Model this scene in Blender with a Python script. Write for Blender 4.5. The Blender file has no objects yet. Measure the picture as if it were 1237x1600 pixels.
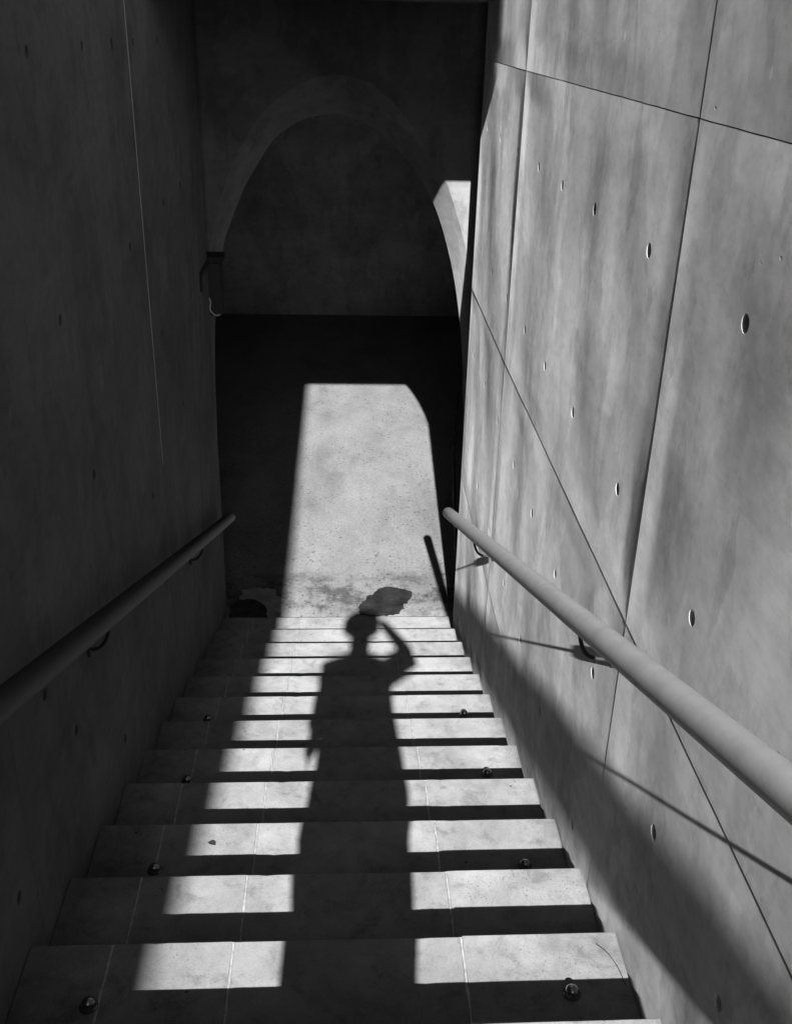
import bpy, bmesh, math, random
from mathutils import Vector, Matrix, noise
random.seed(7)
SC = bpy.context.scene
COL = SC.collection
R_ = math.radians

# ------------------------------------------------------------------ camera
CAM_POS = Vector((-0.0088, 0.0, 4.2427))
PITCH, YAW, ROLL, FPX = 0.4554, 0.0603, 0.0272, 1561.65
fw = Vector((math.sin(YAW)*math.cos(PITCH), math.cos(YAW)*math.cos(PITCH), -math.sin(PITCH)))
rt = Vector((math.cos(YAW), -math.sin(YAW), 0))
up = rt.cross(fw)
ri = rt*math.cos(ROLL) + up*math.sin(ROLL)
ui = -rt*math.sin(ROLL) + up*math.cos(ROLL)
cd = bpy.data.cameras.new('camera')
cam = bpy.data.objects.new('camera', cd); COL.objects.link(cam)
m3 = Matrix((ri, ui, -fw)).transposed()
cam.matrix_world = Matrix.Translation(CAM_POS) @ m3.to_4x4()
cd.sensor_width = 36; cd.sensor_fit = 'AUTO'; cd.lens = FPX/1600*36
cd.clip_start = 0.05; cd.clip_end = 500
SC.camera = cam

# ------------------------------------------------------------------ light
EL, AZ = R_(31.5), R_(2.0)
SUN_DIR = Vector((math.sin(AZ)*math.cos(EL), math.cos(AZ)*math.cos(EL), -math.sin(EL)))
w = bpy.data.worlds.new('World'); SC.world = w; w.use_nodes = True
nt = w.node_tree; nt.nodes.clear()
sky = nt.nodes.new('ShaderNodeTexSky'); sky.sky_type = 'NISHITA'; sky.sun_disc = False
sky.sun_elevation = EL; sky.sun_rotation = R_(180+2.0)
bw = nt.nodes.new('ShaderNodeSeparateColor')   # black and white through a red filter: the red channel only
bg = nt.nodes.new('ShaderNodeBackground'); bg.inputs['Strength'].default_value = 0.05
wo = nt.nodes.new('ShaderNodeOutputWorld')
nt.links.new(sky.outputs[0], bw.inputs[0]); nt.links.new(bw.outputs[0], bg.inputs['Color'])
nt.links.new(bg.outputs[0], wo.inputs['Surface'])
sl = bpy.data.lights.new('sun', 'SUN'); sl.energy = 5.0; sl.angle = R_(0.48); sl.color = (1, 1, 1)
sun = bpy.data.objects.new('sun', sl); COL.objects.link(sun)
sun.rotation_euler = SUN_DIR.to_track_quat('-Z', 'Y').to_euler()
sun.location = (-2, -10, 14)
SC.view_settings.view_transform = 'Standard'; SC.view_settings.look = 'None'
SC.view_settings.gamma = 1; SC.view_settings.use_curve_mapping = False
SC.view_settings.exposure = 1.15

# ------------------------------------------------------------------ dimensions
XL, XR, D, T, R = -0.915, 0.817, 6.516, 0.4009, 0.15
LEND = 6.85                     # far end of the left wall
YA, THK = 7.05, 0.31            # arch wall: front plane, thickness
TOP = 5.25
LTOP = 8.3                     # top of the left wall (throws the shade at the left)
CH = 15.83                      # end wall of the chamber

# ------------------------------------------------------------------ materials
class NT:
    def __init__(s, name):
        s.m = bpy.data.materials.new(name); s.m.use_nodes = True
        s.t = s.m.node_tree; s.t.nodes.clear()
        s.out = s.n('ShaderNodeOutputMaterial'); s.b = s.n('ShaderNodeBsdfPrincipled')
        s.l(s.b.outputs[0], s.out.inputs[0])
        s.pos = s.n('ShaderNodeNewGeometry').outputs['Position']
    def n(s, t): return s.t.nodes.new(t)
    def l(s, a, b): s.t.links.new(a, b)
    def map(s, scale, loc=(0,0,0)):
        q = s.n('ShaderNodeMapping'); q.inputs['Scale'].default_value = scale; q.inputs['Location'].default_value = loc
        s.l(s.pos, q.inputs['Vector']); return q.outputs[0]
    def noise(s, vec, scale=1, detail=4, rough=.55, dist=0):
        q = s.n('ShaderNodeTexNoise'); q.inputs['Scale'].default_value = scale; q.inputs['Detail'].default_value = detail
        q.inputs['Roughness'].default_value = rough; q.inputs['Distortion'].default_value = dist
        s.l(vec, q.inputs['Vector']); return q.outputs['Fac']
    def ramp(s, fac, pts):
        q = s.n('ShaderNodeValToRGB'); e = q.color_ramp.elements
        while len(e) < len(pts): e.new(.5)
        for k, (p, v) in enumerate(pts):
            e[k].position = p; e[k].color = (v, v, v, 1)
        s.l(fac, q.inputs[0]); return q.outputs[0]
    def math(s, op, a, b=None, c=None, clamp=False):
        q = s.n('ShaderNodeMath'); q.operation = op; q.use_clamp = clamp
        for k, x in enumerate((a, b, c)):
            if x is None: continue
            if isinstance(x, (int, float)): q.inputs[k].default_value = x
            else: s.l(x, q.inputs[k])
        return q.outputs[0]
    def mix(s, f, a, b):
        # a*(1-f)+b*f on values
        return s.math('ADD', s.math('MULTIPLY', a, s.math('SUBTRACT', 1, f)), s.math('MULTIPLY', b, f))
    def bump(s, h, strength=1, dist=.01, prev=None):
        q = s.n('ShaderNodeBump'); q.inputs['Strength'].default_value = strength; q.inputs['Distance'].default_value = dist
        s.l(h, q.inputs['Height'])
        if prev is not None: s.l(prev, q.inputs['Normal'])
        return q.outputs[0]
    def fin(s, col, rough=.8, normal=None, drough=0, spec=.3, metal=0):
        if isinstance(col, (int, float)): s.b.inputs['Base Color'].default_value = (col, col, col, 1)
        else: s.l(col, s.b.inputs['Base Color'])
        if isinstance(rough, (int, float)): s.b.inputs['Roughness'].default_value = rough
        else: s.l(rough, s.b.inputs['Roughness'])
        s.b.inputs['Diffuse Roughness'].default_value = drough
        s.b.inputs['Specular IOR Level'].default_value = spec
        s.b.inputs['Metallic'].default_value = metal
        if normal is not None: s.l(normal, s.b.inputs['Normal'])
        return s.m
    def rnd(s): return s.n('ShaderNodeObjectInfo').outputs['Random']

def mat_wall(name, base, relief):
    t = NT(name)
    big = t.noise(t.map((.6, .6, .9)), 1.7, 8, .68, .4)
    run1 = t.noise(t.map((1.25, 1.25, .6), (4, 4, 1)), 1, 7, .62, .15)
    run2 = t.noise(t.map((2.6, 2.6, 1.3), (9, 2, 3)), 1, 7, .66, .2)
    lift = t.noise(t.map((.6, .6, 2.6), (1, 7, 5)), 1, 7, .7, .5)
    fine = t.noise(t.map((13, 13, 22)), 1, 6, .75)
    c = t.math('MULTIPLY', t.ramp(big, [(.3, .74), (.5, .97), (.7, 1.12)]), t.ramp(run1, [(.47, 1.0), (.505, .83), (.60, .9), (.66, 1.06)]))
    c = t.math('MULTIPLY', c, t.ramp(run2, [(.38, .82), (.41, 1.0), (.54, 1.0), (.565, .86), (.68, .95)]))
    c = t.math('MULTIPLY', c, t.ramp(lift, [(.4, .93), (.5, 1.0), (.58, 1.06), (.6, .97)]))
    c = t.math('MULTIPLY', c, t.ramp(fine, [(.3, .85), (.5, 1.0), (.7, 1.1)]))
    fl = t.n('ShaderNodeTexVoronoi'); fl.inputs['Scale'].default_value = 6; t.l(t.map((1, 1, .6), (2, 5, 1)), fl.inputs['Vector'])
    fleck = t.math('MULTIPLY', t.ramp(fl.outputs['Distance'], [(0, 1), (.03, 1), (.06, 0)]), t.ramp(t.noise(t.map((1, 1, 1), (3, 3, 9)), 7, 2), [(.5, 0), (.55, 1)]))
    c = t.math('ADD', c, t.math('MULTIPLY', fleck, .35))
    # pin holes left by trapped air
    v = t.n('ShaderNodeTexVoronoi'); v.inputs['Scale'].default_value = 8; t.l(t.map((.6, .6, 1)), v.inputs['Vector'])
    pin = t.ramp(v.outputs['Distance'], [(0.0, 1), (.02, 1), (.034, 0)])
    sel = t.ramp(t.noise(t.map((1, 1, 1), (7, 3, 1)), 5, 3), [(.5, 0), (.56, 1)])
    pin = t.math('MULTIPLY', pin, sel)
    c = t.math('MULTIPLY', c, t.math('SUBTRACT', 1, t.math('MULTIPLY', pin, .6)))
    c = t.math('MULTIPLY', c, t.math('ADD', .96, t.math('MULTIPLY', t.rnd(), .09)))
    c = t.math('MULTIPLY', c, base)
    # form-face waves: long and upright, a millimetre deep
    w1 = t.noise(t.map((1.3, 1.3, .9)), 1, 4, .6, .3)
    w2 = t.noise(t.map((4, 4, 4.0)), 1, 5, .65, .3)
    b = t.bump(w1, relief*.6, .007)
    b = t.bump(w2, relief*.5, .0008, b)
    b = t.bump(fine, relief*.5, .0004, b)
    b = t.bump(pin, .4, -.002, b)
    return t.fin(c, .85, b, 1.0, .25)

M = {}
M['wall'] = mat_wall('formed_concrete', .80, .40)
M['wall_left'] = mat_wall('formed_concrete_darkened_for_shade', .17, .5)  # same concrete as the right wall, with the shade put into its colour
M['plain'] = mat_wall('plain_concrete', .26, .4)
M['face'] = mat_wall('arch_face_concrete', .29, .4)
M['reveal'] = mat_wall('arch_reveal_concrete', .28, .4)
M['white'] = mat_wall('whitewashed_concrete', .8, .3)

def mat_tread():
    t = NT('step_concrete')
    a = t.noise(t.map((1, 1, 1)), 3.0, 5, .65, .3)
    b_ = t.noise(t.map((1, 1, 1), (3, 1, 8)), 13, 6, .7, .5)
    f = t.noise(t.map((1, 1, 1)), 140, 3, .7)
    c = t.math('MULTIPLY', t.ramp(a, [(.32, .72), (.6, 1.08)]), t.ramp(b_, [(.34, .70), (.46, .97), (.56, 1.0), (.68, 1.1)]))
    c = t.math('MULTIPLY', c, t.ramp(f, [(.3, .86), (.6, 1.05)]))
    # worn pitted patches
    v = t.n('ShaderNodeTexVoronoi'); v.inputs['Scale'].default_value = 70; t.l(t.pos, v.inputs['Vector'])
    pit = t.ramp(v.outputs['Distance'], [(0, 1), (.13, 1), (.2, 0)])
    sel = t.ramp(t.noise(t.map((1, 1, 1), (5, 5, 0)), 4.5, 3, .6), [(.5, 0), (.62, 1)])
    pit = t.math('MULTIPLY', pit, sel)
    c = t.math('MULTIPLY', c, t.math('SUBTRACT', 1, t.math('MULTIPLY', pit, .42)))
    # dark specks of litter
    v2 = t.n('ShaderNodeTexVoronoi'); v2.inputs['Scale'].default_value = 15; t.l(t.pos, v2.inputs['Vector'])
    sp = t.ramp(v2.outputs['Distance'], [(0, 1), (.055, 1), (.09, 0)])
    sp = t.math('MULTIPLY', sp, t.ramp(t.noise(t.map((1, 1, 1), (1, 9, 4)), 5, 2), [(.58, 0), (.62, 1)]))
    c = t.math('MULTIPLY', c, t.math('SUBTRACT', 1, t.math('MULTIPLY', sp, .75)))
    c = t.math('MULTIPLY', c, t.math('ADD', .92, t.math('MULTIPLY', t.rnd(), .14)))
    sx = t.n('ShaderNodeSeparateXYZ'); t.l(t.pos, sx.inputs[0])
    # grime carried in from the wall foot, and rubbed-in dirt patches
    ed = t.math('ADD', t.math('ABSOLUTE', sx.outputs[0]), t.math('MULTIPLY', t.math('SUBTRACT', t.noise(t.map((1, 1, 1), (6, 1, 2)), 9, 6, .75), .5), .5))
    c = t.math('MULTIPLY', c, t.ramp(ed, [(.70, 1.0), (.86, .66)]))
    dp = t.noise(t.map((1, 1, 1), (2, 8, 6)), 6, 8, .78, .6)
    c = t.math('MULTIPLY', c, t.ramp(dp, [(.5, 1.0), (.6, .86), (.63, .97), (.7, .80)]))
    c = t.math('MULTIPLY', c, .28)
    n = t.bump(f, .5, .0006); n = t.bump(pit, .6, -.0012, n)
    return t.fin(c, .8, n, .6, .25)
M['tread'] = mat_tread()

def mat_floor():
    t = NT('floor_concrete')
    sx = t.n('ShaderNodeSeparateXYZ'); t.l(t.pos, sx.inputs[0]); X, Y = sx.outputs[0], sx.outputs[1]
    a = t.noise(t.map((1.2, .55, 1)), 1.6, 5, .62, .4)
    b_ = t.noise(t.map((1.5, .7, 1), (3, 1, 8)), 5, 5, .7, .4)
    f = t.noise(t.map((1, .6, 1)), 42, 4, .8)
    c = t.math('MULTIPLY', t.ramp(a, [(.3, .70), (.5, .96), (.7, 1.1)]), t.ramp(b_, [(.3, .86), (.6, 1.04)]))
    c = t.math('MULTIPLY', c, t.ramp(f, [(.32, .72), (.62, 1.08)]))
    v = t.n('ShaderNodeTexVoronoi'); v.inputs['Scale'].default_value = 17; t.l(t.pos, v.inputs['Vector'])
    sp = t.ramp(v.outputs['Distance'], [(0, 1), (.14, 1), (.24, 0)])
    sp = t.math('MULTIPLY', sp, t.ramp(t.noise(t.map((1, .6, 1), (1, 9, 4)), 2.2, 5, .75), [(.44, 0), (.52, 1)]))
    c = t.math('MULTIPLY', c, t.math('SUBTRACT', 1, t.math('MULTIPLY', sp, .5)))
    # water stain trailing across the floor near the bottom step
    d1 = t.noise(t.map((1, 1, 1), (2, 2, 0)), 4.0, 5, .65)
    yy = t.math('ADD', Y, t.math('MULTIPLY', t.math('SUBTRACT', d1, .5), .75))
    band = t.math('MULTIPLY', t.ramp(t.math('SUBTRACT', yy, 6.5), [(.28, 0), (.46, 1)]), t.ramp(t.math('SUBTRACT', yy, 6.9), [(.32, 1), (.6, 0)]))
    blot = t.ramp(t.noise(t.map((1, 1, 1), (8, 2, 5)), 4.5, 7, .75), [(.44, .08), (.56, 1)])
    band = t.math('MULTIPLY', band, blot)
    c = t.math('MULTIPLY', c, t.math('SUBTRACT', 1, t.math('MULTIPLY', band, .62)))
    # pale scrubbed strip next to the bottom step
    pale = t.ramp(t.math('SUBTRACT', yy, 6.3), [(.45, 1), (.62, 0)])
    c = t.math('MULTIPLY', c, t.math('ADD', 1, t.math('MULTIPLY', pale, .28)))
    c = t.math('MULTIPLY', c, .19)
    n = t.bump(f, .5, .0008); n = t.bump(sp, .6, -.001, n)
    return t.fin(c, .8, n, .6, .25)
M['floor'] = mat_floor()

def mat_simple(name, v, rough=.6, metal=0, spec=.4, var=.15, sc=12, drough=0):
    t = NT(name)
    a = t.noise(t.map((1, 1, 1)), sc, 4, .6)
    c = t.math('MULTIPLY', t.ramp(a, [(.3, 1-var), (.7, 1+var)]), v)
    n = t.bump(t.noise(t.map((1, 1, 1)), sc*8, 3), .25, .0008)
    return t.fin(c, rough, n, drough, spec, metal)
M['grout'] = mat_simple('pale_grout', .40, .9, var=.35, sc=40)
M['rail'] = mat_simple('painted_steel_rail', .52, .5, var=.10, sc=14, spec=.4)
M['rail_shade_tone'] = mat_simple('rail_paint_darkened_for_shade', .028, .55, var=.06, sc=9)  # left rail: same paint as the right one, darkened to paint in the shade
M['bracket'] = mat_simple('dark_bracket_steel', .03, .6, var=.1)
M['stud'] = mat_simple('polished_stud_steel', .34, .2, 1.0, .5, .08, 30)
M['box'] = mat_simple('dark_fixture_paint', .05, .6, var=.1)
M['wire'] = mat_simple('white_wire_sheath', .8, .5, var=.05)
M['cable'] = mat_simple('black_cable_rubber', .012, .6, var=.2)
M['clip'] = mat_simple('cable_clip_plastic', .05, .5, var=.1)
M['cloth'] = mat_simple('dark_cotton', .06, .95, var=.15, sc=20)
M['skin'] = mat_simple('skin', .32, .55, var=.06)
M['hair'] = mat_simple('dark_hair', .02, .6, var=.3, sc=60)
M['phone'] = mat_simple('phone_body', .02, .25, var=.05)
M['shoe'] = mat_simple('shoe_leather', .04, .5, var=.1)
M['fin'] = mat_simple('pale_sealant', .42, .8, var=.15, sc=8)

def mat_wet_and_shadow(v=.02):
    t = NT('damp_and_shadow_concrete')
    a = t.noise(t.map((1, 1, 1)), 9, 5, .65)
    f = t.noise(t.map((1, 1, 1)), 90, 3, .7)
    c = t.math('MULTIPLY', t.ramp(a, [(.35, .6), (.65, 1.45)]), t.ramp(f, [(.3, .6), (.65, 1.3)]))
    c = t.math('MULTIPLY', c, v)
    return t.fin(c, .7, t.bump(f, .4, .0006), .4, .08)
M['wet'] = mat_wet_and_shadow(); M['damp'] = mat_wet_and_shadow(.045)  # first tone is wet concrete, second paints the half-round shadow
M['bounce_light'] = mat_simple('painted_bounce_light', .30, .9, var=.3, sc=8)  # paints light reflected onto the shaded floor

# ------------------------------------------------------------------ helpers
def obj(name, bm, m, parent=None, smooth=False, kind=None):
    me = bpy.data.meshes.new(name); bm.normal_update(); bm.to_mesh(me); bm.free()
    if smooth:
        for p in me.polygons: p.use_smooth = True
    if m: me.materials.append(m)
    o = bpy.data.objects.new(name, me); COL.objects.link(o)
    if parent: o.parent = parent
    if kind: o['kind'] = kind
    return o
def thing(name, label, cat, loc=(0, 0, 0), group=None):
    o = bpy.data.objects.new(name, None); COL.objects.link(o); o.location = loc
    o['label'] = label; o['category'] = cat
    if group: o['group'] = group
    o.empty_display_size = .1
    return o
def tag(o, label, cat, group=None):
    o['label'] = label; o['category'] = cat
    if group: o['group'] = group
    return o
def child(name, bm, m, root, smooth=False):
    """part built in world coordinates, kept in place under a root that may be moved"""
    o = obj(name, bm, m, root, smooth)
    o.matrix_parent_inverse = Matrix.Translation(-root.location)
    return o
def add_box(bm, x0, x1, y0, y1, z0, z1, bev=0):
    vs = [bm.verts.new((x, y, z)) for x in (x0, x1) for y in (y0, y1) for z in (z0, z1)]
    idx = [(0,1,3,2), (4,6,7,5), (0,4,5,1), (2,3,7,6), (0,2,6,4), (1,5,7,3)]
    fs = [bm.faces.new([vs[k] for k in f]) for f in idx]
    if bev:
        es = list({e for f in fs for e in f.edges})
        bmesh.ops.bevel(bm, geom=es, offset=bev, segments=2, profile=.6, affect='EDGES')
def box(*a, bev=0):
    bm = bmesh.new(); add_box(bm, *a, bev=bev); return bm
def add_tube(bm, pts, r, seg=12, caps=True, dome=False):
    pts = [Vector(p) for p in pts]; rings = []
    rs = r if isinstance(r, (list, tuple)) else [r]*len(pts)
    prev = None
    for k, p in enumerate(pts):
        if k == 0: d = pts[1]-p
        elif k == len(pts)-1: d = p-pts[k-1]
        else: d = pts[k+1]-pts[k-1]
        d.normalize()
        if prev is None:
            a = Vector((0, 0, 1)) if abs(d.z) < .9 else Vector((1, 0, 0))
            u = d.cross(a).normalized()
        else:
            u = (prev - d*prev.dot(d)).normalized()
        prev = u; v = d.cross(u)
        rings.append([bm.verts.new(p + (u*math.cos(2*math.pi*j/seg) + v*math.sin(2*math.pi*j/seg))*rs[k]) for j in range(seg)])
    for a, b in zip(rings, rings[1:]):
        for j in range(seg):
            bm.faces.new((a[j], a[(j+1) % seg], b[(j+1) % seg], b[j]))
    if caps:
        bm.faces.new(rings[0][::-1]); bm.faces.new(rings[-1])
def tube(pts, r, seg=12):
    bm = bmesh.new(); add_tube(bm, pts, r, seg); return bm
def smooth_pts(pts, n=6):
    """Catmull-Rom through the given points"""
    P = [Vector(p) for p in pts]; out = []
    for k in range(len(P)-1):
        a, b, c, d = P[max(k-1, 0)], P[k], P[k+1], P[min(k+2, len(P)-1)]
        for j in range(n):
            t = j/n
            out.append(.5*((2*b) + (c-a)*t + (2*a-5*b+4*c-d)*t*t + (3*b-a-3*c+d)*t**3))
    out.append(P[-1]); return out

def panel_bm(xf, sgn, y0, y1, z0, z1, holes, depth=.03, cell=.05, amp=.0010, seed=0, r=.021, yaw=0):
    """Formwork face in the plane x = xf with real tie holes; sgn = +1 when the face looks towards -x."""
    def grid(a, b, cuts):
        pts = {a, b}
        for c in cuts: pts.update((c-.045, c+.045))
        p = sorted(pts); out = []
        for u, v in zip(p, p[1:]):
            n = max(1, int(math.ceil((v-u)/cell-1e-6)))
            out += [u+(v-u)*k/n for k in range(n)]
        return out+[b]
    holes = [(y, z) for y, z in holes if y0+.06 < y < y1-.06 and z0+.06 < z < z1-.06]
    uy, uz = [], []
    for y, z in holes:
        if all(abs(y-q) > .095 for q in uy): uy.append(y)
        if all(abs(z-q) > .095 for q in uz): uz.append(z)
    gy, gz = grid(y0, y1, uy), grid(z0, z1, uz)
    def dx(y, z):
        e = min(y-y0, y1-y, z-z0, z1-z)
        k = min(1, max(0, e/.12))
        return yaw*(y-y0) + amp*k*(noise.noise((y*1.2, z*.9, 3+seed*.01))*1.3 + .5*noise.noise((y*3.0, z*1.8, 9+seed*.01)))
    bm = bmesh.new()
    V = [[bm.verts.new((xf+dx(y, z), y, z)) for z in gz] for y in gy]
    snapped = []
    for y, z in holes:
        yc = min(uy, key=lambda q: abs(q-y)); zc = min(uz, key=lambda q: abs(q-z))
        snapped.append((yc, zc))
    for i in range(len(gy)-1):
        for j in range(len(gz)-1):
            cy, cz = (gy[i]+gy[i+1])/2, (gz[j]+gz[j+1])/2
            if any(abs(cy-a) < .045 and abs(cz-b) < .045 for a, b in snapped): continue
            f = (V[i][j], V[i+1][j], V[i+1][j+1], V[i][j+1])
            bm.faces.new(f if sgn < 0 else f[::-1])
    for a, b in snapped:
        # square edge -> finer circle rings going into the wall
        loop = []
        ii = [k for k, y in enumerate(gy) if a-.0451 <= y <= a+.0451]
        jj = [k for k, z in enumerate(gz) if b-.0451 <= z <= b+.0451]
        for k in ii[:-1]: loop.append(V[k][jj[0]])
        for k in jj[:-1]: loop.append(V[ii[-1]][k])
        for k in ii[:0:-1]: loop.append(V[k][jj[-1]])
        for k in jj[:0:-1]: loop.append(V[ii[0]][k])
        # refine the loop is not needed: the circle gets 3 verts per loop edge via a fan
        n = len(loop); m = 5
        ang = [math.atan2(v.co.z-b, v.co.y-a) for v in loop]
        for k in range(1, n):
            while ang[k] < ang[k-1]: ang[k] += 2*math.pi
        A = []
        for k in range(n):
            nx = ang[k+1] if k+1 < n else ang[0]+2*math.pi
            A += [ang[k]+(nx-ang[k])*q/m for q in range(m)]
        rad = r*random.uniform(.93, 1.06)
        def ring(rr, off): return [bm.verts.new((xf+sgn*off+dx(a+rr*math.cos(q), b+rr*math.sin(q)), a+rr*math.cos(q), b+rr*math.sin(q))) for q in A]
        r0, r1, r2 = ring(rad, 0.0), ring(rad*.93, .003), ring(rad*.8, depth*.9)
        for k in range(n):
            nk = (k+1) % n
            for q in range(m):
                c0, c1 = r0[k*m+q], r0[(k*m+q+1) % (n*m)]
                f = (loop[k], c1, c0) if q < m-1 else None
                if f: bm.faces.new(f if sgn > 0 else f[::-1])
            f = (loop[k], loop[nk], r0[(nk*m) % (n*m)], r0[k*m+m-1])
            bm.faces.new(f if sgn > 0 else f[::-1])
        for p, q in ((r0, r1), (r1, r2)):
            for k in range(n*m):
                f = (p[k], p[(k+1) % (n*m)], q[(k+1) % (n*m)], q[k])
                bm.faces.new(f if sgn > 0 else f[::-1])
        bm.faces.new(r2 if sgn > 0 else r2[::-1])
    # turned-back rim: a small chamfer, then the thickness of the face
    edge = [V[k][0] for k in range(len(gy)-1)] + [V[-1][k] for k in range(len(gz)-1)] + \
           [V[k][-1] for k in range(len(gy)-1, 0, -1)] + [V[0][k] for k in range(len(gz)-1, 0, -1)]
    cy, cz = (y0+y1)/2, (z0+z1)/2
    def shrink(v, e, off):
        return bm.verts.new((v.co.x+sgn*off, v.co.y + (e if v.co.y > cy else -e)*(abs(abs(v.co.y-cy)-(y1-y0)/2) < 1e-4),
                             v.co.z + (e if v.co.z > cz else -e)*(abs(abs(v.co.z-cz)-(z1-z0)/2) < 1e-4)))
    e1 = [shrink(v, .0003, .0003) for v in edge]; e2 = [shrink(v, .0004, depth) for v in edge]
    for va, vb, vc in zip(edge, e1, e2):
        jy = .0009*noise.noise((va.co.y*9, va.co.z*9, seed)); jz = .0009*noise.noise((va.co.y*9, va.co.z*9, seed+20))
        for v in (va, vb, vc): v.co.y += jy; v.co.z += jz
    for p, q in ((edge, e1), (e1, e2)):
        for k in range(len(p)):
            f = (p[k], p[(k+1) % len(p)], q[(k+1) % len(p)], q[k])
            bm.faces.new(f[::-1] if sgn > 0 else f)
    bmesh.ops.recalc_face_normals(bm, faces=bm.faces[:])
    # make sure the face looks into the stairwell
    tot = sum(f.normal.x*f.calc_area() for f in bm.faces)
    if tot*sgn > 0: bmesh.ops.reverse_faces(bm, faces=bm.faces[:])
    return bm

# ------------------------------------------------------------------ floor (one sheet to the horizon)
bm = bmesh.new()
vs = [bm.verts.new(p) for p in ((-150, -150, 0), (150, -150, 0), (150, 150, 0), (-150, 150, 0))]
bm.faces.new(vs); obj('floor', bm, M['floor'], kind='structure')

# ------------------------------------------------------------------ right wall
rw = thing('concrete_wall', 'bright sunlit right-hand concrete wall with round tie holes and panel joints', 'wall', (XR+.3, 1.5, 0), 'concrete walls flanking the stairs')
child('wall_core', box(XR+.031, XR+.5, -6, D-.004, -.3, TOP), M['plain'], rw)
ys = [-6, -2.52, -.04, 2.44, 4.92, D]
zs = [-.2, 1.35, 2.685, 4.06, TOP+.002]
hy = [-5.5, -4.9, -4.3, -3.7, -3.1, -2.2, -1.6, -.95, -.35, .35, .97, 1.46, 1.975, 2.70, 3.36, 3.90, 4.43, 5.02, 5.62, 6.2]
hz = [.34, 1.0, 1.665, 2.325, 2.995, 3.705, 4.43, 4.98]
offs = {}
for i in range(len(ys)-1):
    for j in range(len(zs)-1):
        g = .0014
        a, b = ys[i]+(g if i else 0), ys[i+1]-(g if i < len(ys)-2 else 0)
        c, d = zs[j]+g, zs[j+1]-(g if j < len(zs)-2 else 0)
        off = .0004*i + (.0074 if i == 4 else 0) + (.0013, .0008, .0002, 0)[j]
        pb = panel_bm(XR+off, 1, a, b, c, d, [(y, z) for y in hy for z in hz], seed=i*3.1+j*7.7, amp=.0038, cell=.026 if b > -.1 else .09, yaw=(0, 0, 0, .003, .011)[i])
        child('formwork_panel', pb, M['wall'], rw, smooth=False)
def soften(o):
    for p in o.data.polygons: p.use_smooth = True
    o.data.set_sharp_from_angle(angle=R_(12))
for o in rw.children:
    if o.name.startswith('formwork'): soften(o)

# ------------------------------------------------------------------ left wall
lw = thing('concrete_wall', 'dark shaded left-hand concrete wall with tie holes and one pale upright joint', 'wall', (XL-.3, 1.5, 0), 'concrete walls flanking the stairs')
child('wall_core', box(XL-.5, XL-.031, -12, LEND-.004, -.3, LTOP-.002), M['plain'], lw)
lys = [-12, -.25, 2.23, 4.71, LEND]
lh = [(3.22, 4.14), (3.90, 4.135), (4.40, 4.144), (4.86, 4.138), (5.47, 4.132), (5.32, 3.39), (4.46, 3.352), (3.30, 3.317), (3.40, 2.726),
      (4.45, 2.17), (5.0, 2.80), (5.41, 2.253), (2.55, 2.37), (2.79, 2.04), (3.45, 1.51), (2.1, 2.0), (5.9, 3.36), (2.6, 3.33), (2.6, 4.14), (1.5, 3.3), (.8, 3.3), (1.5, 4.14), (.8, 4.14)]
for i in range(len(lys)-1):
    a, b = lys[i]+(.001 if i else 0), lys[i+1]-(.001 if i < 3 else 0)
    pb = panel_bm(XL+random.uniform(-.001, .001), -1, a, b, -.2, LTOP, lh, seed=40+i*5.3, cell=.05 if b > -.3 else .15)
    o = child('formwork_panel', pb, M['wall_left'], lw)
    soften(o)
bm = bmesh.new()
pts = [(XL+.001, 4.71+.003*noise.noise((0, 0, z*2)), z) for z in [2.2+.1*k for k in range(31)]]
add_tube(bm, pts, .0032, 6)
child('joint_bead', bm, M['fin'], lw)

# mortar plugs sunk in the tie holes
def plug_bm():
    bm = bmesh.new(); n = 14
    a = [bm.verts.new((0, .0185*math.cos(2*math.pi*k/n), .0185*math.sin(2*math.pi*k/n))) for k in range(n)]
    b = [bm.verts.new((-.003, .0165*math.cos(2*math.pi*k/n), .0165*math.sin(2*math.pi*k/n))) for k in range(n)]
    for k in range(n): bm.faces.new((a[k], a[(k+1) % n], b[(k+1) % n], b[k]))
    bm.faces.new(b); bm.faces.new(a[::-1])
    bmesh.ops.recalc_face_normals(bm, faces=bm.faces[:]); return bm
o0 = obj('tie_hole_plug', plug_bm(), M['plain']); pm = o0.data; bpy.data.objects.remove(o0)
def plug(root, x, y, z, s_):
    o = bpy.data.objects.new('tie_hole_plug', pm); COL.objects.link(o); o.parent = root
    o.location = Vector((x, y, z))-root.location
    if s_ < 0: o.rotation_euler.z = math.pi
for y in hy:
    for z in hz:
        inside = any(ys[i]+.062 < y < ys[i+1]-.062 for i in range(5)) and any(zs[j]+.062 < z < zs[j+1]-.062 for j in range(4))
        if inside and y > .9 and z > R+(D-y)*R/T+.05: plug(rw, XR+.024+(.008 if y > 4.92 else 0), y, z, 1)
for y, z in lh:
    if z > R+(D-y)*R/T+.05: plug(lw, XL-.022, y, z, -1)

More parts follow.
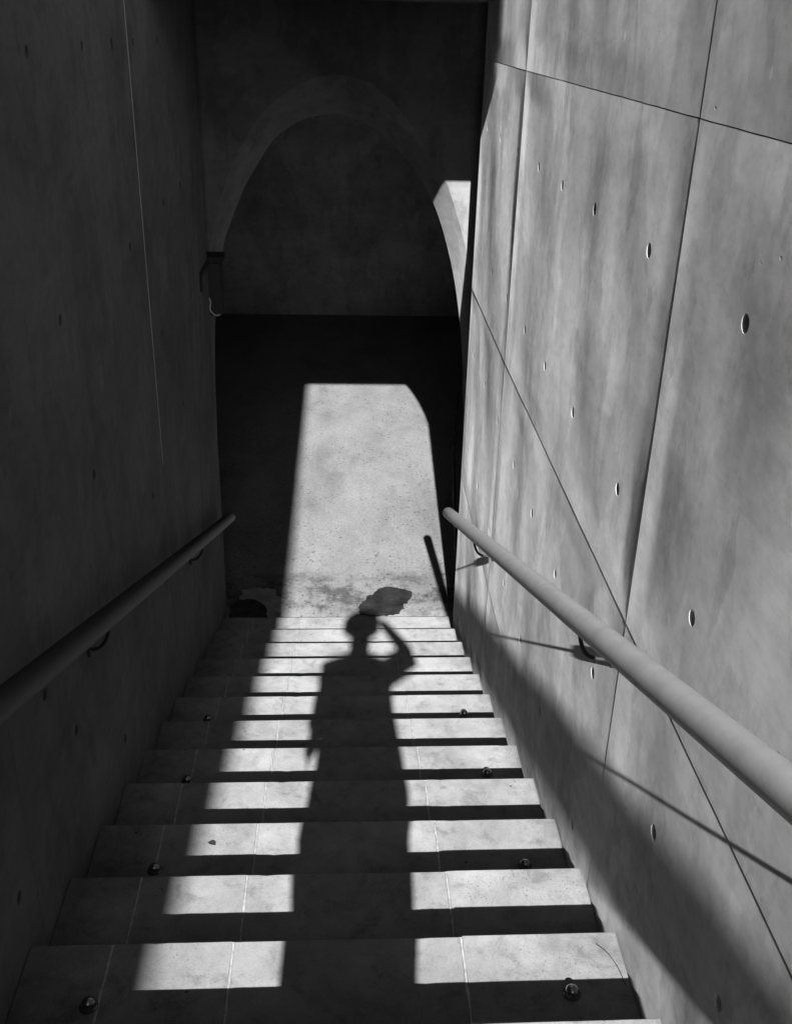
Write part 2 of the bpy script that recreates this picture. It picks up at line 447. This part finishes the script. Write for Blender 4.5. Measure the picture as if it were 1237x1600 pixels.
# ------------------------------------------------------------------ stairs
st = thing('staircase', 'straight concrete stairs running down between the two walls, striped by sun and shade', 'stairs', (0, 2, 0))
xs = [XL+.002, -.675, -.325, .346, XR-.002]
FIRST, LAST = -8, 12
bm = bmesh.new()        # solid mass under the treads
yb = D-(12-FIRST)*T-T
prof = [(D-.02, -.2), (D-.02, R-.16)]
for i in range(LAST, FIRST-1, -1):
    yn = D-(12-i)*T; z = (13-i)*R
    prof += [(yn-.02, z-.012), (yn-T-.02, z-.012)]
prof += [(prof[-1][0], -.2)]
f1 = [bm.verts.new((XL+.004, y, z)) for y, z in prof]; f2 = [bm.verts.new((XR-.004, y, z)) for y, z in prof]
for k in range(len(prof)):
    bm.faces.new((f1[k], f1[(k+1) % len(prof)], f2[(k+1) % len(prof)], f2[k]))
bm.faces.new(f1[::-1]); bm.faces.new(f2)
bmesh.ops.recalc_face_normals(bm, faces=bm.faces[:])
child('stair_core', bm, M['plain'], st)

def block_bm(x0, x1, seed):
    """one step block: tread T deep, riser R high, nosing edge at y=0, top at z=0, lightly chipped front edge"""
    rg = random.Random(seed); g = .004
    n = max(4, int((x1-x0)/.03)); bm = bmesh.new(); rows = []
    for k in range(n+1):
        x = x0+g+(x1-x0-2*g)*k/n
        chip = .0022+.0016*abs(noise.noise((x*14, seed, 0)))+(rg.uniform(.0015, .004) if rg.random() < .07 else 0)
        wob = .0005*noise.noise((x*6, seed, 5))
        hz_ = .0006*noise.noise((x*3, seed, 11))
        prof = [(-T+.001, -R+.004), (-T+.001, hz_), (-T*.66, hz_*.6), (-T*.33, hz_*.3), (-chip+wob, 0), (-chip*.3+wob, -chip*.3), (wob, -chip), (wob, -R+.004)]
        rows.append([bm.verts.new((x, y, z)) for y, z in prof])
    for a, b in zip(rows, rows[1:]):
        for j in range(8):
            bm.faces.new((a[j], a[(j+1) % 8], b[(j+1) % 8], b[j]))
    bm.faces.new(rows[0]); bm.faces.new(rows[-1][::-1])
    bmesh.ops.recalc_face_normals(bm, faces=bm.faces[:])
    return bm
meshes = {}
for c in range(4):
    for v in range(4):
        o = obj('tread_block', block_bm(xs[c], xs[c+1], c*10+v), M['tread'], st)
        meshes[c, v] = o.data
        bpy.data.objects.remove(o)
def grout_bm(x, seed):
    bm = bmesh.new(); rows = []
    for k in range(13):
        y = -T+.004+(T-.008)*k/12; w_ = .0032+.0026*noise.noise((seed, k*.9, 3)); o = .0014*noise.noise((seed, k*.5, 8))
        rows.append([bm.verts.new((x+o+sx*w_, y, z)) for sx, z in ((-1, -.01), (-1, .0006), (1, .0006), (1, -.01))])
    for a, b in zip(rows, rows[1:]):
        for j in range(3): bm.faces.new((a[j], b[j], b[j+1], a[j+1]))
    bm.faces.new(rows[-1])
    # front face of the joint on the riser
    v = [bm.verts.new(p) for p in ((x-.004, -.003, 0), (x+.004, -.003, 0), (x+.004, -.003, -R), (x-.004, -.003, -R))]
    bm.faces.new(v)
    bmesh.ops.recalc_face_normals(bm, faces=bm.faces[:])
    return bm
gm = {}
for c in range(3):
    for v in range(4):
        o = obj('grout_joint', grout_bm(xs[c+1], c*7+v), M['grout'], st); gm[c, v] = o.data; bpy.data.objects.remove(o)
rg = random.Random(3)
for i in range(FIRST, LAST+1):
    yn = D-(12-i)*T; z = (13-i)*R
    for c in range(4):
        o = bpy.data.objects.new('tread_block', meshes[c, rg.randrange(4)]); COL.objects.link(o); o.parent = st
        o.location = Vector((0, yn+rg.uniform(-.0015, .0015), z+rg.uniform(-.0015, .001))) - st.location
        o.rotation_euler.z = rg.uniform(-.0015, .0015)
    for c in range(3):
        o = bpy.data.objects.new('grout_joint', gm[c, rg.randrange(4)]); COL.objects.link(o); o.parent = st
        o.location = Vector((0, yn, z)) - st.location
# upper landing behind the photographer
LZ = (13-FIRST+1)*R
child('landing_slab', box(XL+.002, XR-.002, -8, D-(12-FIRST)*T-T-.002, -.2, LZ), M['tread'], st)

# ------------------------------------------------------------------ lintel over the foot of the stairs
LY, LZ0 = 5.29, 4.36
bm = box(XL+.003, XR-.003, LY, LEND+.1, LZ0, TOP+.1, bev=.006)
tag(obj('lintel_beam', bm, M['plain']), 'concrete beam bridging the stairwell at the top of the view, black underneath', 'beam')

# ------------------------------------------------------------------ arch wall
def sc(p, y): k = y/6.5; return (p[0]*k, 4.2427-(4.2427-p[1])*k)
front = [(-.95, -.1), (-.95, .6), (-.945, 1.4), (-.925, 2.2), (-.88, 2.75), (-.812, 3.05), (-.754, 3.25), (-.688, 3.42), (-.60, 3.58), (-.50, 3.72), (-.381, 3.82), (-.22, 3.915), (-.05, 3.956), (.128, 3.925),
         (.22, 3.87), (.32, 3.79), (.41, 3.69), (.49, 3.58), (.56, 3.47), (.61, 3.395), (.656, 3.325), (.745, 3.08), (.826, 2.81), (.88, 2.5), (.925, 2.0), (.95, 1.3), (.955, -.1)]
assert len(front) == 27
back = [(-.925, -.1), (-.92, .6), (-.91, 1.4), (-.882, 2.3), (-.805, 2.83), (-.738, 3.034), (-.68, 3.17), (-.615, 3.30), (-.46, 3.53), (-.37, 3.61), (-.277, 3.665), (-.16, 3.70), (-.03, 3.71), (.10, 3.68),
        (.22, 3.61), (.32, 3.535), (.416, 3.44), (.50, 3.33), (.555, 3.24), (.608, 3.147), (.681, 2.952), (.76, 2.661), (.825, 2.272), (.865, 1.8), (.885, 1.3), (.89, .6), (.89, -.1)]
def dens(P):
    q = smooth_pts([(x, 0, z) for x, z in P], 4); return [(v.x, v.z) for v in q]
front = [sc(p, YA) for p in dens(front)]
yb_ = YA+THK
kb = 7.08/6.5
back = [(p[0]*yb_/6.8, 4.2427-(4.2427-p[1])*yb_/6.8) for p in dens(back)]
front = [(x, max(z, -.05)) for x, z in front]; back = [(x, max(z, -.05)) for x, z in back]
HW, HT = 3.2, 4.62              # half width and height of the arch wall
def outer(p, k, n):
    # a matching point on the rectangular outline
    ang = math.pi*(1-k/(n-1))
    c, s = math.cos(ang), math.sin(ang)
    q = min(HW/max(abs(c), 1e-6), HT/max(s, 1e-6))
    return (c*q, max(s*q-.05, -.05))
bm = bmesh.new(); n = len(front)
Fv = [bm.verts.new((x, YA, z)) for x, z in front]; Bv = [bm.verts.new((x, yb_, z)) for x, z in back]
OF = [bm.verts.new((outer(0, k, n)[0], YA, outer(0, k, n)[1])) for k in range(n)]
OB = [bm.verts.new((outer(0, k, n)[0], yb_, outer(0, k, n)[1])) for k in range(n)]
for k in range(n-1):
    bm.faces.new((Fv[k], Fv[k+1], OF[k+1], OF[k])); bm.faces.new((Bv[k+1], Bv[k], OB[k], OB[k+1]))
    bm.faces.new((OF[k], OF[k+1], OB[k+1], OB[k]))
bmesh.ops.recalc_face_normals(bm, faces=bm.faces[:])
aw = thing('arch_wall', 'concrete wall pierced by a tall pointed-oval arch beyond the foot of the stairs', 'wall', (0, YA, 0))
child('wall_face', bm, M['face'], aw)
bm = bmesh.new()
Fv = [bm.verts.new((x, YA, z)) for x, z in front]; Bv = [bm.verts.new((x, yb_, z)) for x, z in back]
for k in range(n-1): bm.faces.new((Fv[k], Bv[k], Bv[k+1], Fv[k+1]))
bmesh.ops.recalc_face_normals(bm, faces=bm.faces[:])
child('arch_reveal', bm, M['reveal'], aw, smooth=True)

# ------------------------------------------------------------------ chamber beyond the arch
ch = thing('vaulted_chamber', 'dim concrete room seen through the arch with a plain end wall', 'room', (0, 12, 0))
child('end_wall', box(-3.7, 3.7, CH, CH+.4, -.2, 5.0), M['white'], ch)
for a, b in ((-3.7, -3.2), (3.2, 3.7)):
    child('side_wall', box(a, b, LEND+.11, CH-.002, -.2, 4.65), M['white'], ch)
child('roof_slab', box(-3.7, 3.7, LEND+.112, CH-.002, 4.652, 5.1), M['white'], ch)
child('return_wall', box(XR+.502, 3.7, 6.2, LEND+.108, -.2, TOP), M['plain'], ch)
child('return_wall', box(-3.7, XL-.502, 6.2, LEND+.108, -.2, TOP), M['plain'], ch)

# ------------------------------------------------------------------ damp patch, painted shadow and painted reflected light on the floor
def patch(pts, z, name, m, wob=.012, sub=5):
    q = smooth_pts([(x, y, z) for x, y in pts]+[(pts[0][0], pts[0][1], z)], sub)[:-1]
    bm = bmesh.new(); cx = sum(p.x for p in q)/len(q); cy = sum(p.y for p in q)/len(q)
    vs = [bm.verts.new((p.x+wob*noise.noise((p.x*22, p.y*22, 1)), p.y+wob*noise.noise((p.x*22, p.y*22, 7)), z)) for p in q]
    c = bm.verts.new((cx, cy, z))
    for k in range(len(vs)): bm.faces.new((vs[k], vs[(k+1) % len(vs)], c))
    bmesh.ops.recalc_face_normals(bm, faces=bm.faces[:])
    if sum(f.normal.z for f in bm.faces) < 0: bmesh.ops.reverse_faces(bm, faces=bm.faces[:])
    return obj(name, bm, m)
wet = [(.118, 6.888), (.184, 7.028), (.248, 7.111), (.313, 7.195), (.389, 7.22), (.475, 7.194), (.524, 7.169), (.57, 7.108), (.525, 6.978), (.491, 6.908), (.494, 6.862), (.418, 6.784), (.322, 6.769), (.178, 6.757), (.131, 6.79)]
tag(patch(wet, .004, 'damp_and_shadow_patch', M['wet'], .03, 14), 'dark leaf-shaped damp patch on the sunlit floor just past the bottom step', 'damp patch')
dome = [(-.898, 6.62), (-.90, 6.80), (-.885, 6.93), (-.845, 7.0), (-.771, 7.028), (-.69, 7.0), (-.635, 6.93), (-.60, 6.80), (-.594, 6.62)]  # dark sheet that paints a half-round shadow
tag(patch(dome, .008, 'damp_and_shadow_patch', M['damp'], .02, 9), 'dark half-round painted shadow on the floor at the foot of the left wall', 'damp patch')
bounce_light = [(-.82, 6.7), (-.83, 7.10), (-.76, 7.19), (-.66, 7.20), (-.56, 7.16), (-.50, 7.02), (-.49, 6.8), (-.5, 6.62)]  # pale sheet that paints reflected light around that shadow
tag(patch(bounce_light, .004, 'bounce_light_patch', M['bounce_light'], .06), 'pale patch of painted reflected light around the half-round painted shadow on the floor', 'light patch')

# ------------------------------------------------------------------ handrails
def rail(x, far, near, wallx, label, m, brk):
    far, near = Vector(far), Vector(near); d = (near-far).normalized()
    end = far+d*9.0
    r = thing('handrail', label, 'handrail', tuple(far), 'handrails along the stair walls')
    bm = bmesh.new(); rr = .0385
    pts = [far-d*.0, far+d*.004, far+d*.012] + [far+d*(.012+.5*k) for k in range(1, 18)]
    add_tube(bm, pts, [rr*.82, rr*.96, rr]+[rr]*17, 28)
    o = child('rail_tube', bm, m, r, True)
    s = 1 if wallx > x else -1
    for y in brk:
        t = (y-far.y)/d.y; p = far+d*t
        bm = bmesh.new()
        foot = Vector((wallx-s*.004, y, p.z-.14))
        add_tube(bm, smooth_pts([p+Vector((0, 0, -.03)), p+Vector((s*.015, 0, -.09)), p+Vector((s*.045, 0, -.13)), foot], 4), .0065, 10)
        br = child('bracket', bm, M['bracket'], r, True)
        bm = bmesh.new(); add_tube(bm, [foot+Vector((s*.006, 0, 0)), foot+Vector((-s*.006, 0, 0)), foot+Vector((-s*.009, 0, 0))], [.026, .026, .02], 20)
        obj('bracket_plate', bm, M['bracket'], br)
    return r
rail(.70, (.70, 5.96, 1.312), (.70, 1.19, 3.165), XR, 'thick pale round handrail on the sunlit right wall', M['rail'], [4.75, 2.5, .7, -1.4])
rail(-.83, (-.83, 6.66, .93), (-.83, 2.0, 2.742), XL, 'dim round handrail on the shaded left wall', M['rail_shade_tone'], [5.3, 3.05, .8, -1.4])

# ------------------------------------------------------------------ step studs
def stud_bm():
    bm = bmesh.new()
    prof = [(.030, 0), (.030, .003), (.026, .005), (.0245, .012), (.021, .021), (.014, .028), (.006, .0312)]
    rings = [[bm.verts.new((r*math.cos(a*math.pi/12), r*math.sin(a*math.pi/12), z)) for a in range(24)] for r, z in prof]
    for a, b in zip(rings, rings[1:]):
        for k in range(24): bm.faces.new((a[k], a[(k+1) % 24], b[(k+1) % 24], b[k]))
    bm.faces.new(rings[-1])
    return bm
o0 = obj('dome_stud', stud_bm(), M['stud'], smooth=True); sm = o0.data; bpy.data.objects.remove(o0)
side = {-1: 'left', 1: 'right'}
word = {1: 'nearest and largest', 3: 'second nearest', 5: 'third nearest', 7: 'farthest and smallest'}
spots = {(-1, 1): (-.70, 1.90), (-1, 3): (-.675, 2.68), (-1, 5): (-.692, 3.489), (-1, 7): (-.715, 4.31),
         (1, 1): (.637, 1.90), (1, 3): (.655, 2.665), (1, 5): (.647, 3.505), (1, 7): (.650, 4.328)}
for (s, i), (x, y) in spots.items():
    o = bpy.data.objects.new('dome_stud', sm); COL.objects.link(o)
    o.location = (x, y, (13-i)*R); o.scale = (.86, .86, .95)
    tag(o, '%s of the four metal dome studs on the %s side of the stairs' % (word[i], side[s]), 'stud', 'dome studs on every second step')

# ------------------------------------------------------------------ box fixture at the end of the left wall
fx = thing('wall_box', 'dark metal box with overhanging lid fixed at the far end of the left wall', 'wall box', (XL, 6.95, 2.4))
child('box_body', box(-.958, -.835, LEND+.012, LEND+.19, 2.39, 2.745, bev=.006), M['box'], fx)
child('box_lid', box(-.965, -.815, LEND+.006, LEND+.20, 2.748, 2.79, bev=.008), M['bracket'], fx)
bm = box(XL+.001, XL+.012, LEND-.42, LEND+.004, 2.75, 2.78, bev=.002); add_box(bm, XL+.001, XL+.012, LEND-.42, LEND-.38, 2.66, 2.749)
child('bracket', bm, M['bracket'], fx)
bm = bmesh.new()
add_tube(bm, smooth_pts([(-.917, 6.84, 2.52), (-.905, 6.83, 2.49), (-.908, 6.80, 2.455), (-.895, 6.80, 2.425), (-.872, 6.83, 2.40), (-.848, 6.87, 2.396)], 6), .0048, 8)
tag(obj('wire', bm, M['wire'], smooth=True), 'short white wire looping out under the dark wall box', 'wire')

# ------------------------------------------------------------------ black cable hanging by the right arch jamb
cp = [(.985, 7.58, 2.35), (.97, 7.58, 2.0), (.958, 7.58, 1.868), (.93, 7.58, 1.656), (.912, 7.58, 1.328), (.912, 7.58, 1.102), (.93, 7.58, .754), (.965, 7.58, .331), (.985, 7.58, .06), (1.03, 7.56, .012), (1.2, 7.5, .012)]
cb = thing('hanging_cable', 'black cable with clips hanging down beside the right end of the arch', 'cable', (.95, 7.58, 0))
sp = smooth_pts(cp, 8)
child('cable_sheath', tube(sp, .011, 8), M['cable'], cb, True)
for k in range(4, len(sp)-18, 5):
    child('clip', tube([sp[k], sp[k+1]], .015, 8), M['clip'], cb)

# ------------------------------------------------------------------ the photographer (just behind the camera; seen only as a shadow)
def skin_mesh(name, verts, edges, radii, root, m, sub=2):
    me = bpy.data.meshes.new(name); me.from_pydata(verts, edges, []); me.materials.append(m)
    o = bpy.data.objects.new(name, me); COL.objects.link(o)
    md = o.modifiers.new('skin', 'SKIN'); md.use_smooth_shade = True
    for k, v in enumerate(me.skin_vertices[0].data):
        r = radii[k]; v.radius = r if isinstance(r, tuple) else (r, r); v.use_root = (k == root)
    sb = o.modifiers.new('subsurf', 'SUBSURF'); sb.levels = sub; sb.render_levels = sub
    return o
PY0 = -.45; TZ = 2.70
V, Eg, Rd = [], [], []
def jv(p, r, par=None):
    V.append(tuple(p)); Rd.append(r); k = len(V)-1
    if par is not None: Eg.append((par, k))
    return k
pel = jv((-.085, PY0, TZ+.95), (.145, .105))
wst = jv((-.09, PY0, TZ+1.10), (.135, .095), pel)
chs = jv((-.115, PY0-.01, TZ+1.30), (.155, .105), wst)
ups = jv((-.12, PY0-.01, TZ+1.41), (.105, .075), chs)
nk = jv((-.115, PY0+.005, TZ+1.50), .066, ups)
nk2 = jv((-.112, PY0+.02, TZ+1.56), .068, nk)
hd1 = jv((-.111, PY0+.05, TZ+1.625), (.084, .095), nk2)
hd2 = jv((-.111, PY0+.045, TZ+1.71), (.095, .105), hd1)
hd3 = jv((-.111, PY0+.03, TZ+1.775), (.06, .075), hd2)
ns = jv((-.108, PY0+.155, TZ+1.66), .012, hd1)
for s_ in (-1, 1):
    hip = jv((-.085+s_*.095, PY0, TZ+.84), .088, pel)
    kn = jv((-.085+s_*.105, PY0+.03, TZ+.47), .058, hip)
    an = jv((-.085+s_*.11, PY0-.02, TZ+.085), .04, kn)
    to = jv((-.085+s_*.125, PY0+.15, TZ+.035), (.04, .028), an)
# left arm hangs, forearm a little forward
shl = jv((-.275, PY0-.01, TZ+1.40), .058, ups)
ell = jv((-.305, PY0-.02, TZ+1.13), .038, shl)
wrl = jv((-.31, PY0+.13, TZ+.985), .022, ell)
pll = jv((-.308, PY0+.185, TZ+.955), (.02, .032), wrl)
# right arm raised, elbow out, hand up beside the face
shr = jv((.04, PY0-.01, TZ+1.405), .058, ups)
elr = jv((.228, PY0+.13, TZ+1.42), .055, shr)
wrr = jv((.07, PY0+.27, TZ+1.555), .038, elr)
plr = jv((.035, PY0+.305, TZ+1.575), (.02, .036), wrr)
body = skin_mesh('person', V, Eg, Rd, pel, M['skin'])
tag(body, 'person in a loose dark tunic raising a phone to photograph the stairs', 'person')
def finger(base, d1, d2, d3, l, r=.0085):
    a = Vector(base); p = [a]
    for d, k in ((d1, .45), (d2, .3), (d3, .25)):
        p.append(p[-1]+Vector(d).normalized()*l*k)
    o = skin_mesh('finger', [tuple(q) for q in p], [(0, 1), (1, 2), (2, 3)], [r*1.1, r, r*.92, r*.75], 0, M['skin'], 1)
    o.parent = body; return o
bx, by, bz = .03, PY0+.315, TZ+1.57
for k, l in enumerate((.085, .092, .086, .07)):       # four fingers round the edge of the phone
    finger((bx, by, bz+.03-.02*k), (-.3, 1, .1), (-1, .5, 0), (-1, -.1, 0), l)
finger((bx+.0, by-.03, bz-.03), (-.6, .4, -.4), (-1, .3, .1), (-1, .1, .2), .07, .0098)
for k, l in enumerate((.07, .078, .074, .06)):
    finger((-.309, PY0+.165+.016*k, TZ+.945), (0, .6, -.6), (0, .2, -1), (0, -.3, -1), l)
finger((-.30, PY0+.21, TZ+.955), (.1, .6, -.5), (.1, .6, -.7), (0, .4, -1), .06, .0098)
for s_ in (-1, 1):
    bm = bmesh.new(); bmesh.ops.create_uvsphere(bm, u_segments=10, v_segments=8, radius=.013, matrix=Matrix.Translation((-.111+s_*.032, PY0+.128, TZ+1.70)))
    o = obj('eye', bm, M['wire'], body, True)
    bm = bmesh.new(); bmesh.ops.create_uvsphere(bm, u_segments=10, v_segments=8, radius=.03, matrix=Matrix.Translation((-.111+s_*.09, PY0+.03, TZ+1.68)) @ Matrix.Diagonal((.35, .7, 1, 1)))
    o = obj('ear', bm, M['skin'], body, True)
bm = bmesh.new(); add_tube(bm, [(-.137, PY0+.132, TZ+1.612), (-.111, PY0+.139, TZ+1.610), (-.085, PY0+.132, TZ+1.612)], [.003, .006, .003], 8)
obj('mouth', bm, M['bracket'], body, True)
# short thick hair: an uneven cap over the skull
bm = bmesh.new(); bmesh.ops.create_uvsphere(bm, u_segments=28, v_segments=18, radius=1)
for v in list(bm.verts):
    n_ = v.co.copy()
    k = 1+.05*noise.noise(n_*5)
    v.co = Vector((-.111+n_.x*.136*k, PY0+.028+n_.y*.125*k, TZ+1.695+n_.z*.126*k))
dl = [v for v in bm.verts if v.co.z < TZ+1.655 or (v.co.y > PY0+.10 and v.co.z < TZ+1.745)]
bmesh.ops.delete(bm, geom=dl, context='VERTS')
obj('hair', bm, M['hair'], body, True)
def loft(rings, m, name, seg=28, rough=.008):
    bm = bmesh.new(); L = []
    for z, cx, cy, rx, ry in rings:
        L.append([bm.verts.new((cx+(rx+rough*noise.noise((a*.9, z*3, 1)))*math.cos(a*2*math.pi/seg), cy+(ry+rough*noise.noise((a*.9, z*3, 5)))*math.sin(a*2*math.pi/seg), z)) for a in range(seg)])
    for a, b in zip(L, L[1:]):
        for k in range(seg): bm.faces.new((a[k], a[(k+1) % seg], b[(k+1) % seg], b[k]))
    return obj(name, bm, m, body, True)
loft([(TZ+1.49, -.117, PY0, .075, .065), (TZ+1.475, -.12, PY0, .165, .085), (TZ+1.45, -.127, PY0, .222, .10), (TZ+1.36, -.125, PY0, .215, .118), (TZ+1.25, -.107, PY0, .195, .125),
      (TZ+1.15, -.085, PY0, .19, .12), (TZ+1.02, -.08, PY0, .203, .13), (TZ+.93, -.077, PY0, .212, .14), (TZ+.84, -.09, PY0, .208, .14), (TZ+.7, -.083, PY0, .20, .145), (TZ+.55, -.087, PY0, .195, .15), (TZ+.42, -.09, PY0, .20, .155)],
     M['cloth'], 'tunic')
for s_ in (-1, 1):
    loft([(TZ+.85, -.085+s_*.085, PY0, .09, .10), (TZ+.48, -.085+s_*.09, PY0+.02, .085, .09), (TZ+.1, -.085+s_*.105, PY0-.01, .075, .085)], M['cloth'], 'trouser_leg')
    bm = bmesh.new()
    add_tube(bm, [(-.085+s_*.105, PY0-.08, TZ+.045), (-.085+s_*.108, PY0-.05, TZ+.048), (-.085+s_*.115, PY0+.08, TZ+.046), (-.085+s_*.125, PY0+.15, TZ+.036), (-.085+s_*.127, PY0+.18, TZ+.03)], [.03, .043, .045, .036, .015], 16)
    obj('shoe', bm, M['shoe'], body, True)
# sleeves
bm = bmesh.new(); add_tube(bm, [(-.235, PY0-.01, TZ+1.41), (-.275, PY0-.012, TZ+1.37), (-.298, PY0-.018, TZ+1.17)], [.07, .064, .055], 18, False); obj('sleeve', bm, M['cloth'], body, True)
bm = bmesh.new(); add_tube(bm, [(0, PY0-.02, TZ+1.40), (.06, PY0, TZ+1.405), (.215, PY0+.12, TZ+1.42)], [.078, .078, .070], 18, False); obj('sleeve', bm, M['cloth'], body, True)
ph = obj('phone', box(-.046, .028, -.085, -.077, TZ+1.365, TZ+1.505, bev=.003), M['phone'])
tag(ph, 'slim dark phone held up by the person on the stairs', 'phone')

body.scale.z = .957; body.location.z = TZ*(1-.957); body.location.x = .012      # soles stay on the tread

# ------------------------------------------------------------------ small litter on the stairs
bm = bmesh.new()
rg = random.Random(5); L = 11; mid = []
for side_ in (-1, 0, 1):
    for k in range(L):
        t = k/(L-1); w_ = .013*math.sin(math.pi*t)**.8
        mid.append(bm.verts.new((.045*(t-.5), side_*w_+.004*math.sin(3*t), .004+.006*abs(side_)*math.sin(math.pi*t)+.002*noise.noise((t*6, side_, 2)))))
for r_ in range(2):
    for k in range(L-1): bm.faces.new((mid[r_*L+k], mid[r_*L+k+1], mid[(r_+1)*L+k+1], mid[(r_+1)*L+k]))
lf = obj('dry_leaf', bm, M['bracket'], smooth=True)
lf.scale = (.75, .75, .6); lf.location = (-.487, 2.80, 1.5+.002); lf.rotation_euler = (0, 0, R_(-25))
tag(lf, 'small dark dry leaf lying on the sunlit left part of the third step', 'leaf')
bm = bmesh.new(); add_tube(bm, smooth_pts([(.745, 2.065, 1.8025), (.772, 2.03, 1.803), (.789, 1.98, 1.8035), (.797, 1.92, 1.803)], 6), [.0012]*18+[.0008], 6)
tag(obj('twig', bm, M['bracket']), 'thin curved dark twig on the sunlit right end of the nearest step', 'twig')
